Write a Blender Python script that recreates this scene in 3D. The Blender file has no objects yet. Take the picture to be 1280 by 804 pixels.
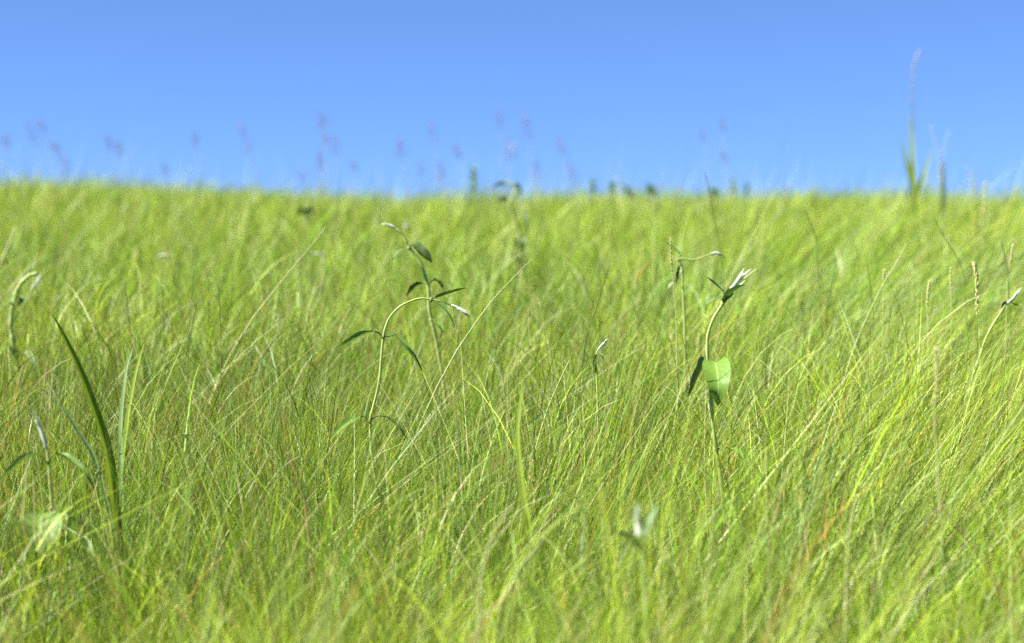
import bpy, math, random
import numpy as np
from mathutils import Vector

rng = np.random.default_rng(29)
random.seed(5)
S = bpy.context.scene
COL = S.collection
rad = math.radians

# ------------------------------------------------------------------ place
FPX = 2567.0                                    # focal length in photo pixels (1280 wide)
SLOPE = rad(9.9)
PITCH = SLOPE - math.atan(302.0 / FPX)
CAN_H, CAN_K = 0.374, 1.98e-3                   # camera above the grass tops, rounding of the hill
GRASS = 0.27                                    # depth of the sward
TS, CS = math.tan(SLOPE), math.cos(SLOPE)
CP, SP = math.cos(PITCH), math.sin(PITCH)

def sstep(a, b, x):
    t = np.clip((x - a) / (b - a), 0, 1)
    return t * t * (3 - 2 * t)

_nr = np.random.default_rng(3)
_NA = [(_nr.uniform(0, 6.28), _nr.uniform(0, 6.28), _nr.uniform(.75, 1.3)) for _ in range(40)]
def wav(x, y, scale, k=0, n=7):
    """smooth random field, about -1..1"""
    x = np.asarray(x, float); y = np.asarray(y, float)
    s = 0
    for i in range(n):
        a, p, f = _NA[(k * 5 + i) % 40]
        s = s + np.sin((x * math.cos(a) + y * math.sin(a)) * f * 6.283 / scale + p)
    return s / math.sqrt(n) * 0.9

def canopy_z(x, y):
    x = np.asarray(x, float); y = np.asarray(y, float)
    u = np.maximum(y, 0) / CS
    z = TS * y - (CAN_H + CAN_K * u * u) / CS
    z = z + 0.11 * sstep(0.9, 3.6, -x) * sstep(4, 12, y)
    z = z + 0.018 * wav(x, y, 1.1, 1) * sstep(0.8, 2.5, np.abs(y)) + 0.03 * wav(x, y, 4.5, 2) * sstep(14, 30, np.abs(y))
    low = -22.0
    return np.where(z < low + 6, low + 6 * np.exp(np.minimum((z - low - 6) / 6, 0)), z)

def ground_z(x, y):
    return canopy_z(x, y) - GRASS * 1.04

def P(px, py, d):
    """point seen at photo pixel (px, py), d metres along the lens axis"""
    cx, cy, cz = (px - 640) / FPX * d, d, (402 - py) / FPX * d
    return Vector((cx, cy * CP - cz * SP, cy * SP + cz * CP))

# ------------------------------------------------------------------ materials
def new_mat(name):
    m = bpy.data.materials.new(name); m.use_nodes = True
    nt = m.node_tree; nt.nodes.clear()
    return m, nt

def N(nt, t, **kw):
    n = nt.nodes.new(t)
    for k, v in kw.items():
        if k in n.inputs: n.inputs[k].default_value = v
        else: setattr(n, k, v)
    return n

def leafy_shader(nt, colsock, trans=0.35, rough=0.5, spec=0.35, sheen=0.0, tint=(1.0, 1.0, .55)):
    L = nt.links
    b = N(nt, 'ShaderNodeBsdfPrincipled', Roughness=rough)
    b.inputs['Specular IOR Level'].default_value = spec
    if sheen: b.inputs['Sheen Weight'].default_value = sheen
    L.new(colsock, b.inputs['Base Color'])
    tr = N(nt, 'ShaderNodeBsdfTranslucent')
    mt = N(nt, 'ShaderNodeMix', data_type='RGBA', blend_type='MULTIPLY')
    mt.inputs['Factor'].default_value = 1
    L.new(colsock, mt.inputs[6]); mt.inputs[7].default_value = (*[1.25 * c for c in tint], 1)
    L.new(mt.outputs[2], tr.inputs['Color'])
    mx = N(nt, 'ShaderNodeMixShader'); mx.inputs[0].default_value = trans
    L.new(b.outputs[0], mx.inputs[1]); L.new(tr.outputs[0], mx.inputs[2])
    o = N(nt, 'ShaderNodeOutputMaterial'); L.new(mx.outputs[0], o.inputs[0])

def mat_attr(name, **kw):
    m, nt = new_mat(name)
    a = N(nt, 'ShaderNodeAttribute', attribute_name='tone')
    leafy_shader(nt, a.outputs['Color'], **kw)
    return m

ALB = .62
def mat_noise(name, c1, c2, scale=60, trans=.2, rough=.55, spec=.3, sheen=0, stretch=None, base=None):
    c1 = [v * ALB for v in c1]; c2 = [v * ALB for v in c2]
    m, nt = new_mat(name); L = nt.links
    tc = N(nt, 'ShaderNodeTexCoord')
    src = tc.outputs['Object']
    if stretch:
        mp = N(nt, 'ShaderNodeMapping'); mp.inputs['Scale'].default_value = stretch
        L.new(src, mp.inputs[0]); src = mp.outputs[0]
    n = N(nt, 'ShaderNodeTexNoise', Scale=scale, Detail=3.0)
    L.new(src, n.inputs['Vector'])
    r = N(nt, 'ShaderNodeMapRange'); r.inputs[1].default_value = .35; r.inputs[2].default_value = .65
    L.new(n.outputs['Fac'], r.inputs[0])
    mx = N(nt, 'ShaderNodeMix', data_type='RGBA')
    L.new(r.outputs[0], mx.inputs[0]); mx.inputs[6].default_value = (*c1, 1); mx.inputs[7].default_value = (*c2, 1)
    res = mx.outputs[2]
    if base:                                         # green sheath at the foot of the stalk (UV v runs tip -> foot)
        uv = N(nt, 'ShaderNodeUVMap', uv_map='UVMap'); sp = N(nt, 'ShaderNodeSeparateXYZ'); L.new(uv.outputs[0], sp.inputs[0])
        rr = N(nt, 'ShaderNodeMapRange'); rr.inputs[1].default_value = .22; rr.inputs[2].default_value = .5; L.new(sp.outputs[1], rr.inputs[0])
        m2 = N(nt, 'ShaderNodeMix', data_type='RGBA'); L.new(rr.outputs[0], m2.inputs[0]); L.new(res, m2.inputs[6])
        m2.inputs[7].default_value = (*[v * ALB for v in base], 1); res = m2.outputs[2]
    leafy_shader(nt, res, trans=trans, rough=rough, spec=spec, sheen=sheen)
    return m

def mat_leaf(name, top1, top2, under, vein, trans=.25, rough=.55, sheen=0):
    """leaf with pale midrib and side veins on the blade (UV: u across, v along)"""
    top1, top2, under, vein = [[v * ALB for v in c] for c in (top1, top2, under, vein)]
    m, nt = new_mat(name); L = nt.links
    uv = N(nt, 'ShaderNodeUVMap', uv_map='UVMap')
    sep = N(nt, 'ShaderNodeSeparateXYZ'); L.new(uv.outputs[0], sep.inputs[0])
    def M(op, a, b=None, c=None):
        n = N(nt, 'ShaderNodeMath', operation=op)
        for i, v in enumerate((a, b, c)):
            if v is None: continue
            if isinstance(v, (int, float)): n.inputs[i].default_value = v
            else: L.new(v, n.inputs[i])
        return n.outputs[0]
    au = M('ABSOLUTE', M('SUBTRACT', sep.outputs[0], .5))
    mid = M('LESS_THAN', au, .035)
    sv = M('FRACT', M('MULTIPLY', M('SUBTRACT', sep.outputs[1], M('MULTIPLY', au, .55)), 7.0))
    side = M('MULTIPLY', M('LESS_THAN', sv, .10), .45)
    v = M('MAXIMUM', mid, side)
    tc = N(nt, 'ShaderNodeTexCoord')
    n = N(nt, 'ShaderNodeTexNoise', Scale=120.0, Detail=3.0); L.new(tc.outputs['Object'], n.inputs['Vector'])
    mx = N(nt, 'ShaderNodeMix', data_type='RGBA'); L.new(n.outputs['Fac'], mx.inputs[0])
    mx.inputs[6].default_value = (*top1, 1); mx.inputs[7].default_value = (*top2, 1)
    mu = N(nt, 'ShaderNodeMix', data_type='RGBA')
    g = N(nt, 'ShaderNodeNewGeometry'); L.new(g.outputs['Backfacing'], mu.inputs[0])
    L.new(mx.outputs[2], mu.inputs[6]); mu.inputs[7].default_value = (*under, 1)
    mv = N(nt, 'ShaderNodeMix', data_type='RGBA'); L.new(v, mv.inputs[0])
    L.new(mu.outputs[2], mv.inputs[6]); mv.inputs[7].default_value = (*vein, 1)
    leafy_shader(nt, mv.outputs[2], trans=trans, rough=rough, spec=.22, sheen=sheen, tint=(.9, 1.0, .4))
    return m

M_GRASS = mat_attr('grass_blades', trans=.24, rough=.44, spec=.24)
M_LEAF = mat_leaf('herb_leaf', (.10, .20, .03), (.14, .25, .04), (.11, .19, .05), (.30, .36, .14))
M_LEAF_SHADED = mat_leaf('herb_leaf_shaded', (.05, .105, .012), (.065, .13, .018), (.055, .10, .02), (.13, .19, .05), trans=.12)  # darker copy of the herb leaf: shade painted into the leaf colour
M_LEAF_PALE = mat_leaf('herb_leaf_pale', (.19, .29, .13), (.24, .34, .16), (.28, .36, .20), (.4, .44, .28), trans=.2)
M_LEAF_BRIGHT = mat_leaf('herb_leaf_bright', (.13, .25, .03), (.17, .30, .04), (.13, .24, .04), (.28, .40, .10), trans=.3)
M_STEM = mat_noise('herb_stem', (.42, .52, .14), (.50, .58, .20), scale=80, trans=.3)
M_WOOL = mat_noise('woolly_tip', (.60, .68, .54), (.92, .96, .84), scale=220, trans=.35, rough=.8, spec=.1)
M_STRAW = mat_noise('straw_stalk', (.42, .47, .16), (.52, .54, .23), scale=60, trans=.15)
M_BUFF = mat_noise('buff_spike', (.56, .56, .2), (.66, .64, .28), scale=300, trans=.2, rough=.7)
M_RUST = mat_noise('rusty_stalk', (.34, .20, .07), (.42, .30, .11), scale=70, trans=.15)
M_DARKST = mat_noise('dark_stalk', (.035, .065, .02), (.06, .095, .03), scale=60, trans=.05, base=(.15, .24, .03))
M_GREENST = mat_noise('green_stalk', (.13, .22, .04), (.2, .28, .06), scale=60, trans=.2)
M_PURPLE = mat_noise('purple_seeds', (.15, .11, .13), (.23, .18, .2), scale=300, trans=.1, rough=.7)
M_MAUVE = mat_noise('mauve_seeds', (.66, .56, .42), (.78, .7, .54), scale=300, trans=.2, rough=.7)
M_BLADE = mat_noise('broad_blade', (.17, .26, .015), (.23, .32, .022), scale=40, trans=.45, rough=.6, spec=.2, stretch=(8, 8, 1))
M_BLADE_BRIGHT = mat_noise('broad_blade_bright', (.26, .38, .04), (.33, .44, .06), scale=40, trans=.4, rough=.55, spec=.25, stretch=(8, 8, 1))
M_BLADE_BLUE = mat_noise('broad_blade_bluish', (.18, .29, .10), (.24, .35, .14), scale=40, trans=.25, rough=.45, stretch=(8, 8, 1))
M_BLADE_DARK = mat_noise('broad_blade_dark', (.04, .085, .02), (.06, .11, .03), scale=40, trans=.1, rough=.45, stretch=(8, 8, 1))

# ------------------------------------------------------------------ helpers
def tag(o, label=None, cat=None, group=None, kind=None):
    if label: o['label'] = label
    if cat: o['category'] = cat
    if group: o['group'] = group
    if kind: o['kind'] = kind
    return o

def empty(name, loc, label, cat, group=None):
    o = bpy.data.objects.new(name, None); COL.objects.link(o)
    o.location = loc; o.empty_display_size = .05
    return tag(o, label, cat, group)

class MB:
    def __init__(s): s.v = []; s.f = []; s.uv = []
    def add(s, vs, fs, uvs=None):
        b = len(s.v)
        s.v += [tuple(v) for v in vs]
        s.uv += list(uvs) if uvs else [(0.25, 0.25)] * len(vs)
        s.f += [tuple(b + i for i in f) for f in fs]
    def build(s, name, mat, parent=None, origin=None):
        og = Vector(origin) if origin is not None else (parent.location.copy() if parent else Vector())
        me = bpy.data.meshes.new(name)
        me.from_pydata([(v[0] - og.x, v[1] - og.y, v[2] - og.z) for v in s.v], [], s.f)
        me.polygons.foreach_set('use_smooth', [True] * len(me.polygons))
        uvl = me.uv_layers.new(name='UVMap')
        li = np.empty(len(me.loops), int); me.loops.foreach_get('vertex_index', li)
        uvl.data.foreach_set('uv', np.array(s.uv, float)[li].ravel())
        me.materials.append(mat); me.update()
        o = bpy.data.objects.new(name, me); COL.objects.link(o)
        if parent: o.parent = parent
        else: o.location = og
        return o

def smooth(pts, n=5):
    pts = [Vector(p) for p in pts]
    if len(pts) < 3: n = max(n, 3)
    out = []
    for i in range(len(pts) - 1):
        p0 = pts[i - 1] if i else pts[0] * 2 - pts[1]
        p1, p2 = pts[i], pts[i + 1]
        p3 = pts[i + 2] if i + 2 < len(pts) else p2 * 2 - p1
        for k in range(n):
            t = k / n
            out.append(.5 * ((2 * p1) + (p2 - p0) * t + (2 * p0 - 5 * p1 + 4 * p2 - p3) * t * t + (3 * p1 - p0 - 3 * p2 + p3) * t ** 3))
    out.append(pts[-1])
    return out

def frames(pts, up=None):
    ts = []
    for i in range(len(pts)):
        a = pts[max(0, i - 1)]; b = pts[min(len(pts) - 1, i + 1)]
        t = (b - a); ts.append(t.normalized() if t.length > 1e-9 else Vector((0, 0, 1)))
    return ts

def tube(mb, pts, r0, r1=None, sides=6, rfun=None):
    r1 = r0 if r1 is None else r1
    ts = frames(pts); n = len(pts)
    ref = Vector((0, 1, 0)) if abs(ts[0].y) < .9 else Vector((1, 0, 0))
    vs = []; fs = []; uvs = []
    for i, (p, t) in enumerate(zip(pts, ts)):
        a = t.cross(ref)
        if a.length < 1e-4: a = t.cross(Vector((1, 0, 0)))
        a.normalize(); b = t.cross(a)
        s = i / (n - 1)
        r = r0 + (r1 - r0) * s
        if rfun: r *= rfun(s)
        for k in range(sides):
            q = 6.28318 * k / sides
            vs.append(p + (a * math.cos(q) + b * math.sin(q)) * r); uvs.append((k / sides * .3, s))
    for i in range(n - 1):
        for k in range(sides):
            k2 = (k + 1) % sides
            fs.append((i * sides + k, i * sides + k2, (i + 1) * sides + k2, (i + 1) * sides + k))
    fs.append(tuple(range(sides - 1, -1, -1))); fs.append(tuple((n - 1) * sides + k for k in range(sides)))
    mb.add(vs, fs, uvs)

def prof(shape, s):
    if shape == 'lance':  return max(.0, math.sin(math.pi * min(1, s ** .85)) ** .75)
    if shape == 'ovate':  return max(.0, math.sin(math.pi * (s ** .62)) ** .8)
    if shape == 'heart':  return max(.0, math.sin(math.pi * min(1, (.06 + .94 * s) ** .58)) ** .72 * 1.0)
    if shape == 'strap':  return max(.02, min(1, 1.25 * (1 - s) ** .55) * (.7 + .3 * min(1, s * 4)))
    return 1

def leaf_mesh(mb, pts, width, nrm, fold=.5, shape='lance', petiole=None, wave=.0, curl=0.0):
    """pts: midrib base->tip. nrm: direction the upper face looks. fold: angle both halves lift."""
    nrm = Vector(nrm).normalized()
    pts = smooth(pts, 6)
    ts = frames(pts); n = len(pts)
    U = (-1, -.66, -.33, 0, .33, .66, 1)
    vs, fs, uvs = [], [], []
    for i, (p, t) in enumerate(zip(pts, ts)):
        s = i / (n - 1)
        side = t.cross(nrm)
        if side.length < 1e-4: side = Vector((1, 0, 0))
        side.normalize(); up = side.cross(t).normalized()
        w = max(width * .5 * prof(shape, s), .0003)
        for u in U:
            a = fold + curl * abs(u)
            off = side * (u * w * math.cos(a)) + up * (abs(u) * w * math.sin(a))
            off += up * (wave * w * abs(u) * math.sin(s * 17 + u * 2))
            if shape == 'heart': off -= t * (w * .5 * u * u * (1 - s) ** 3)
            vs.append(p + off); uvs.append((.5 + .5 * u, s))
    m = len(U)
    for i in range(n - 1):
        for k in range(m - 1):
            fs.append((i * m + k, i * m + k + 1, (i + 1) * m + k + 1, (i + 1) * m + k))
    mb.add(vs, fs, uvs)
    if petiole:
        tube(mb, smooth([Vector(q) for q in petiole] + [pts[0]], 4), .0011, .0009, 5)

def to_ground(pts, pull=.35):
    """carry the lower end of a stem (last point) on down into the soil"""
    p = Vector(pts[-1]); t = (Vector(pts[-1]) - Vector(pts[-2])).normalized()
    out = list(pts)
    for k in range(22):
        gz = float(ground_z(p.x, p.y))
        if p.z <= gz + .002: break
        t = (t + Vector((0, 0, -pull))).normalized()
        step = min(.05, max(.012, (p.z - gz)))
        p = p + t * step
        out.append(p.copy())
    out[-1].z = float(ground_z(out[-1].x, out[-1].y)) - .006
    return out

def px(d, pl):
    return [P(a[0], a[1], d + (a[2] if len(a) > 2 else 0)) for a in pl]

CAMV = lambda p: (-Vector(p)).normalized()

def wool_tip(mb, pts, r, n=5, spread=.35, length=None):
    """shoot tip: a tight tuft of young felted leaves along pts (base->tip)"""
    pts = smooth(pts, 5)
    tube(mb, pts, r * .55, r * .25, 6, lambda s: 1 + .8 * math.sin(3.1 * s))
    ax = (pts[-1] - pts[0]); Lg = length or ax.length; ax.normalize()
    a = ax.orthogonal().normalized(); b = ax.cross(a)
    for k in range(n):
        q = 6.283 * k / n + random.uniform(-.4, .4)
        out = a * math.cos(q) + b * math.sin(q)
        st = pts[int(len(pts) * (.05 + .5 * k / n))]
        l = Lg * random.uniform(.45, .75)
        sp = spread * random.uniform(.5, 1.2)
        leaf_mesh(mb, [st, st + ax * l * .5 + out * l * sp * .5, st + ax * l + out * l * sp * .8], r * 1.9, -out + ax * .1, .7, 'lance')

def herb(label, d, stem, leaves, tip=None, r=.0017, rt=.0011, name='leafy_herb', cat='plant', group=None, wool=None, stem_mat=None, wool_r=.0026, wool_n=5, wool_spread=.35):
    """stem: pixel polyline top->bottom. leaves: (pixel polyline, width_px, nrm, fold, shape, mat, petiole or None)"""
    sp = to_ground(smooth(px(d, stem), 5))
    root = empty(name, sp[-1], label, cat, group)
    mb = MB(); tube(mb, sp, rt, r * 1.15, 7, lambda s: 1 + .12 * math.sin(s * 60))
    for q in leaves:                               # little swellings where the leaves leave the stem
        if len(q) > 6 and q[6]:
            c = P(q[6][0][0], q[6][0][1], d)
            tube(mb, [c + Vector((0, 0, -.003)), c, c + Vector((0, 0, .003))], r * .9, r * .9, 7, lambda s: .6 + 1.0 * math.sin(3.14 * s))
    mb.build('stem', stem_mat or M_STEM, root)
    for q in leaves:
        pl, w, nrm, fold, shape, mat = q[:6]
        pet = px(d, q[6]) if len(q) > 6 and q[6] else None
        lm = MB(); pts = px(d, pl)
        leaf_mesh(lm, pts, w / FPX * d, nrm, fold, shape, pet, wave=.06, curl=.15)
        lm.build('leaf', mat, root)
    if wool:
        wm = MB(); wool_tip(wm, px(d, wool), wool_r, wool_n, wool_spread); wm.build('shoot_tip', M_WOOL, root)
    return root

def blade(label, d, pl, w, nrm, fold, mat, name='broad_grass', group=None):  # broad-leaved grass, species unknown
    """one broad grass leaf rising from the ground, pl top->bottom"""
    pts = to_ground(smooth(px(d, pl), 5)); pts.reverse()
    mb = MB(); leaf_mesh(mb, pts[::2] if len(pts) > 12 else pts, w / FPX * d, nrm, fold, 'strap')
    o = mb.build(name, mat, None, pts[0]); return tag(o, label, 'broad grass', group)

def stalk(label, d, pl, w, mat, head=None, name='grass_stalk', cat='grass stalk', group=None, tipw=.45):
    """thin stalk, pl top->bottom; head = (upper, lower) fractions, width px, material"""
    pts = to_ground(smooth(px(d, pl), 5), .18)
    k = d / FPX
    if not head:
        mb = MB(); tube(mb, pts, w * k * .5 * tipw, w * k * .55, 5)
        o = mb.build(name, mat, None, pts[-1]); return tag(o, label, cat, group)
    root = empty(name, pts[-1], label, cat, group)
    mb = MB(); tube(mb, pts, w * k * .3, w * k * .55, 5); mb.build('stem', mat, root)
    hl, hw, hm = head
    hp = px(d, hl); hb = MB(); spike(hb, smooth(hp, 5), hw * k * .34); hb.build('seed_head', hm, root)
    return root

def spike(mb, pts, r):
    """narrow seed spike: overlapping little spikelets round an axis"""
    tube(mb, pts, r * .25, r * .3, 5)
    L = sum((pts[i + 1] - pts[i]).length for i in range(len(pts) - 1))
    n = int(max(14, min(46, L / max(r, .0008) * 2.4)))
    for i in range(n):
        s = i / (n - 1) * .98
        f = s * (len(pts) - 1); j = min(int(f), len(pts) - 2)
        p = pts[j].lerp(pts[j + 1], f - j); ax = (pts[j] - pts[j + 1]).normalized()
        a = ax.orthogonal().normalized(); b = ax.cross(a)
        q = i * 2.4; out = a * math.cos(q) + b * math.sin(q)
        l = r * random.uniform(2.4, 3.6) * (.6 + .7 * math.sin(math.pi * min(1, .12 + s * .85)))
        e = p + ax * l + out * r * .95
        tube(mb, [p, p.lerp(e, .45) + out * r * .25, e], r * .42, r * .06, 4, lambda t: .5 + 1.1 * math.sin(math.pi * (t * .8 + .1)))

def panicle(mb, pts, spread, n=16):
    """loose open seed head: side branchlets that each end in a few grains; pts top->bottom"""
    tube(mb, pts, .0006, .0009, 4)
    for i in range(n):
        s = (i + .5) / n
        f = s * (len(pts) - 1); j = min(int(f), len(pts) - 2)
        p = pts[j].lerp(pts[j + 1], f - j); ax = (pts[j] - pts[j + 1]).normalized()
        a = ax.orthogonal().normalized(); b = ax.cross(a)
        q = i * 2.4 + random.uniform(-.5, .5); out = a * math.cos(q) + b * math.sin(q)
        l = spread * (.35 + .75 * s) * random.uniform(.6, 1.1)
        e = p + out * l * .62 + ax * l * .75
        tube(mb, [p, p.lerp(e, .5) + ax * l * .05, e], .0005, .0004, 3)
        for k in range(2):
            g = p.lerp(e, random.uniform(.45, 1.05)) + Vector((random.uniform(-1, 1), random.uniform(-1, 1), random.uniform(-1, 1))) * spread * .10
            h = ax * random.uniform(.010, .016)
            tube(mb, [g, g + h * .5, g + h], .0017, .0005, 4, lambda t: .4 + 1.2 * math.sin(math.pi * (t * .8 + .1)))

# ------------------------------------------------------------------ ground (one sheet, out to where the land drops away)
def build_ground():
    ys = np.concatenate([[-600, -350, -200, -120, -80, -50, -30, -18, -10, -6, -4, -3, -2, -1.5], np.arange(-1, 7, .1), np.arange(7, 24, .3), np.arange(24, 70, 2.), [75, 85, 100, 120, 140, 170, 220, 300, 420, 600]])
    xs = np.concatenate([[-600, -350, -200, -120, -80, -50, -30, -18, -12], np.arange(-9, -2.4, .3), np.arange(-2.4, 2.4, .1), np.arange(2.4, 9, .3), [9, 12, 18, 30, 50, 80, 120, 200, 350, 600]])
    X, Y = np.meshgrid(xs, ys)
    Z = ground_z(X, Y) + .006 * wav(X, Y, .17, 4) + .004 * wav(X, Y, .06, 6)
    V = np.stack([X, Y, Z], -1).reshape(-1, 3); nx, ny = len(xs), len(ys)
    I = np.arange(nx * ny).reshape(ny, nx)
    F = np.stack([I[:-1, :-1], I[:-1, 1:], I[1:, 1:], I[1:, :-1]], -1).reshape(-1, 4)
    me = bpy.data.meshes.new('ground'); me.from_pydata(V.tolist(), [], F.tolist())
    me.polygons.foreach_set('use_smooth', [True] * len(me.polygons))
    m, nt = new_mat('thatch_and_soil'); L = nt.links
    tc = N(nt, 'ShaderNodeTexCoord')
    n1 = N(nt, 'ShaderNodeTexNoise', Scale=35.0, Detail=6.0); n2 = N(nt, 'ShaderNodeTexNoise', Scale=1.3, Detail=3.0)
    L.new(tc.outputs['Object'], n1.inputs['Vector']); L.new(tc.outputs['Object'], n2.inputs['Vector'])
    r = N(nt, 'ShaderNodeValToRGB'); cr = r.color_ramp
    cr.elements[0].position = .3; cr.elements[0].color = (.045, .05, .015, 1)
    cr.elements[1].position = .7; cr.elements[1].color = (.12, .15, .035, 1)
    L.new(n1.outputs['Fac'], r.inputs[0])
    mx = N(nt, 'ShaderNodeMix', data_type='RGBA'); L.new(n2.outputs['Fac'], mx.inputs[0])
    L.new(r.outputs[0], mx.inputs[6]); mx.inputs[7].default_value = (.11, .17, .03, 1)
    b = N(nt, 'ShaderNodeBsdfPrincipled', Roughness=.95); b.inputs['Specular IOR Level'].default_value = .1
    L.new(mx.outputs[2], b.inputs['Base Color'])
    o = N(nt, 'ShaderNodeOutputMaterial'); L.new(b.outputs[0], o.inputs[0])
    me.materials.append(m)
    ob = bpy.data.objects.new('ground', me); COL.objects.link(ob)
    tag(ob, 'sloping hillside soil and thatch under the grass', 'ground', kind='structure')
build_ground()

# ------------------------------------------------------------------ the sward (nobody could count it: one object)
def sample_field(n, y0, y1, power, margin=.6):
    ys = np.linspace(y0, y1, 4000)
    pdf = (.5 * ys + 2 * margin + .1 * ys) * np.minimum(1, (2.4 / ys)) ** power
    cdf = np.cumsum(pdf); cdf /= cdf[-1]
    y = np.interp(rng.random(n), cdf, ys)
    x = (rng.random(n) * 2 - 1) * (.25 * y + margin + .05 * y)
    return x, y

PAL = {'green': (.052, .132, .005), 'mid': (.122, .222, .007), 'yel': (.222, .296, .009), 'straw': (.27, .265, .10),
       'pale': (.19, .25, .075), 'rust': (.23, .13, .03), 'dark': (.03, .06, .01)}

def make_blades(x, y, reach, lean, sig, w, K, col, tipcol, tiptan=.5, curve=1.0, lean_y=0.0, tipw=.12, lift=None):
    n = len(x)
    lx = lean + rng.normal(0, 1, n) * sig; ly = lean_y + rng.normal(0, 1, n) * sig
    tilt = np.minimum(np.hypot(lx, ly), 1.2); az = np.arctan2(ly, lx)
    t0 = tilt * (1 - .6 * curve); t1 = np.minimum(tilt * (1 + .55 * curve), 1.32)
    s = np.linspace(0, 1, K + 1)
    th = t0[:, None] + (t1 - t0)[:, None] * s[None, :] ** 1.3
    seg = .5 * (th[:, 1:] + th[:, :-1])
    L = reach / np.maximum(np.cos(seg).mean(1), .6)
    azs = az[:, None] + rng.normal(0, .16, n)[:, None] * s[None, 1:]
    dl = (L / K)[:, None]
    dx = np.sin(seg) * np.cos(azs) * dl; dy = np.sin(seg) * np.sin(azs) * dl; dz = np.cos(seg) * dl
    z0 = ground_z(x, y) + (0 if lift is None else lift)
    Z = np.zeros((n, 1))
    C = np.stack([x[:, None] + np.concatenate([Z, np.cumsum(dx, 1)], 1), y[:, None] + np.concatenate([Z, np.cumsum(dy, 1)], 1),
                  z0[:, None] + np.concatenate([Z, np.cumsum(dz, 1)], 1)], -1)          # n,K+1,3
    phi = rng.random(n) * 6.283
    mt = .5 * (t0 + t1)
    p = np.stack([-np.sin(az), np.cos(az), np.zeros(n)], -1)
    q = np.stack([-np.cos(mt) * np.cos(az), -np.cos(mt) * np.sin(az), np.sin(mt)], -1)
    W = p * np.cos(phi)[:, None] + q * np.sin(phi)[:, None]
    wp = np.maximum((1 - s[:K]) ** .6, tipw)
    off = W[:, None, :] * (w[:, None] * .5 * wp[None, :])[:, :, None]
    V = np.empty((n, 2 * K + 1, 3))
    V[:, 0:2 * K:2] = C[:, :K] - off; V[:, 1:2 * K:2] = C[:, :K] + off; V[:, 2 * K] = C[:, K]
    mixw = np.clip((s - tiptan) / (1 - tiptan + 1e-6), 0, 1)
    cc = col[:, None, :] * (1 - mixw)[None, :, None] + tipcol[:, None, :] * mixw[None, :, None]
    CC = np.empty((n, 2 * K + 1, 3)); CC[:, 0:2 * K:2] = cc[:, :K]; CC[:, 1:2 * K:2] = cc[:, :K]; CC[:, 2 * K] = cc[:, K]
    b = np.arange(n)[:, None] * (2 * K + 1)
    quads = np.stack([np.stack([b[:, 0] + 2 * i, b[:, 0] + 2 * i + 1, b[:, 0] + 2 * i + 3, b[:, 0] + 2 * i + 2], -1) for i in range(K - 1)], 1).reshape(-1, 4)
    tris = np.stack([b[:, 0] + 2 * K - 2, b[:, 0] + 2 * K - 1, b[:, 0] + 2 * K], -1)
    return V.reshape(-1, 3), CC.reshape(-1, 3), quads, tris

def wind(x, y):
    """lean of the sward: pressed over to the right on the right flank, more upright in the middle and left"""
    return .07 + .56 * sstep(.02, .75, x + .05 * wav(x, y, 1.3, 3) - .05 * (y - 2.4)) * sstep(9, 4, y) + .12 * wav(x, y, .9, 5)

def colour(x, y, probs, cs=0):
    n = len(x)
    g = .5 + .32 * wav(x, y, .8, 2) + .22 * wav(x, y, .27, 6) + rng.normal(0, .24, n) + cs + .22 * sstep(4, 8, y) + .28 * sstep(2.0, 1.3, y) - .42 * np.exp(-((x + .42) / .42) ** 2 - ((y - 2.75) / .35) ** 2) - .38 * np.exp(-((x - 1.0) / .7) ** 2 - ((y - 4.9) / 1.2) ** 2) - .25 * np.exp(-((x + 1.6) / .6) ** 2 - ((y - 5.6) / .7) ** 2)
    g = np.clip(g, 0, 1)[:, None]
    c = np.where(g < .5, np.array(PAL['green']) * (1 - 2 * g) + np.array(PAL['mid']) * 2 * g, np.array(PAL['mid']) * (2 - 2 * g) + np.array(PAL['yel']) * (2 * g - 1))
    r = rng.random(n); acc = 0
    for k, p in probs:
        m = (r >= acc) & (r < acc + p); acc += p
        c[m] = np.array(PAL[k]) * rng.uniform(.8, 1.15, m.sum())[:, None]
    return c * (np.clip(np.exp(rng.normal(0, 1, n) * (.34 - .14 * sstep(4, 8, y))), .4, 1.75) * (1 - .25 * np.exp(-((x + .40) / .40) ** 2 - ((y - 2.75) / .35) ** 2)))[:, None]

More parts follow.
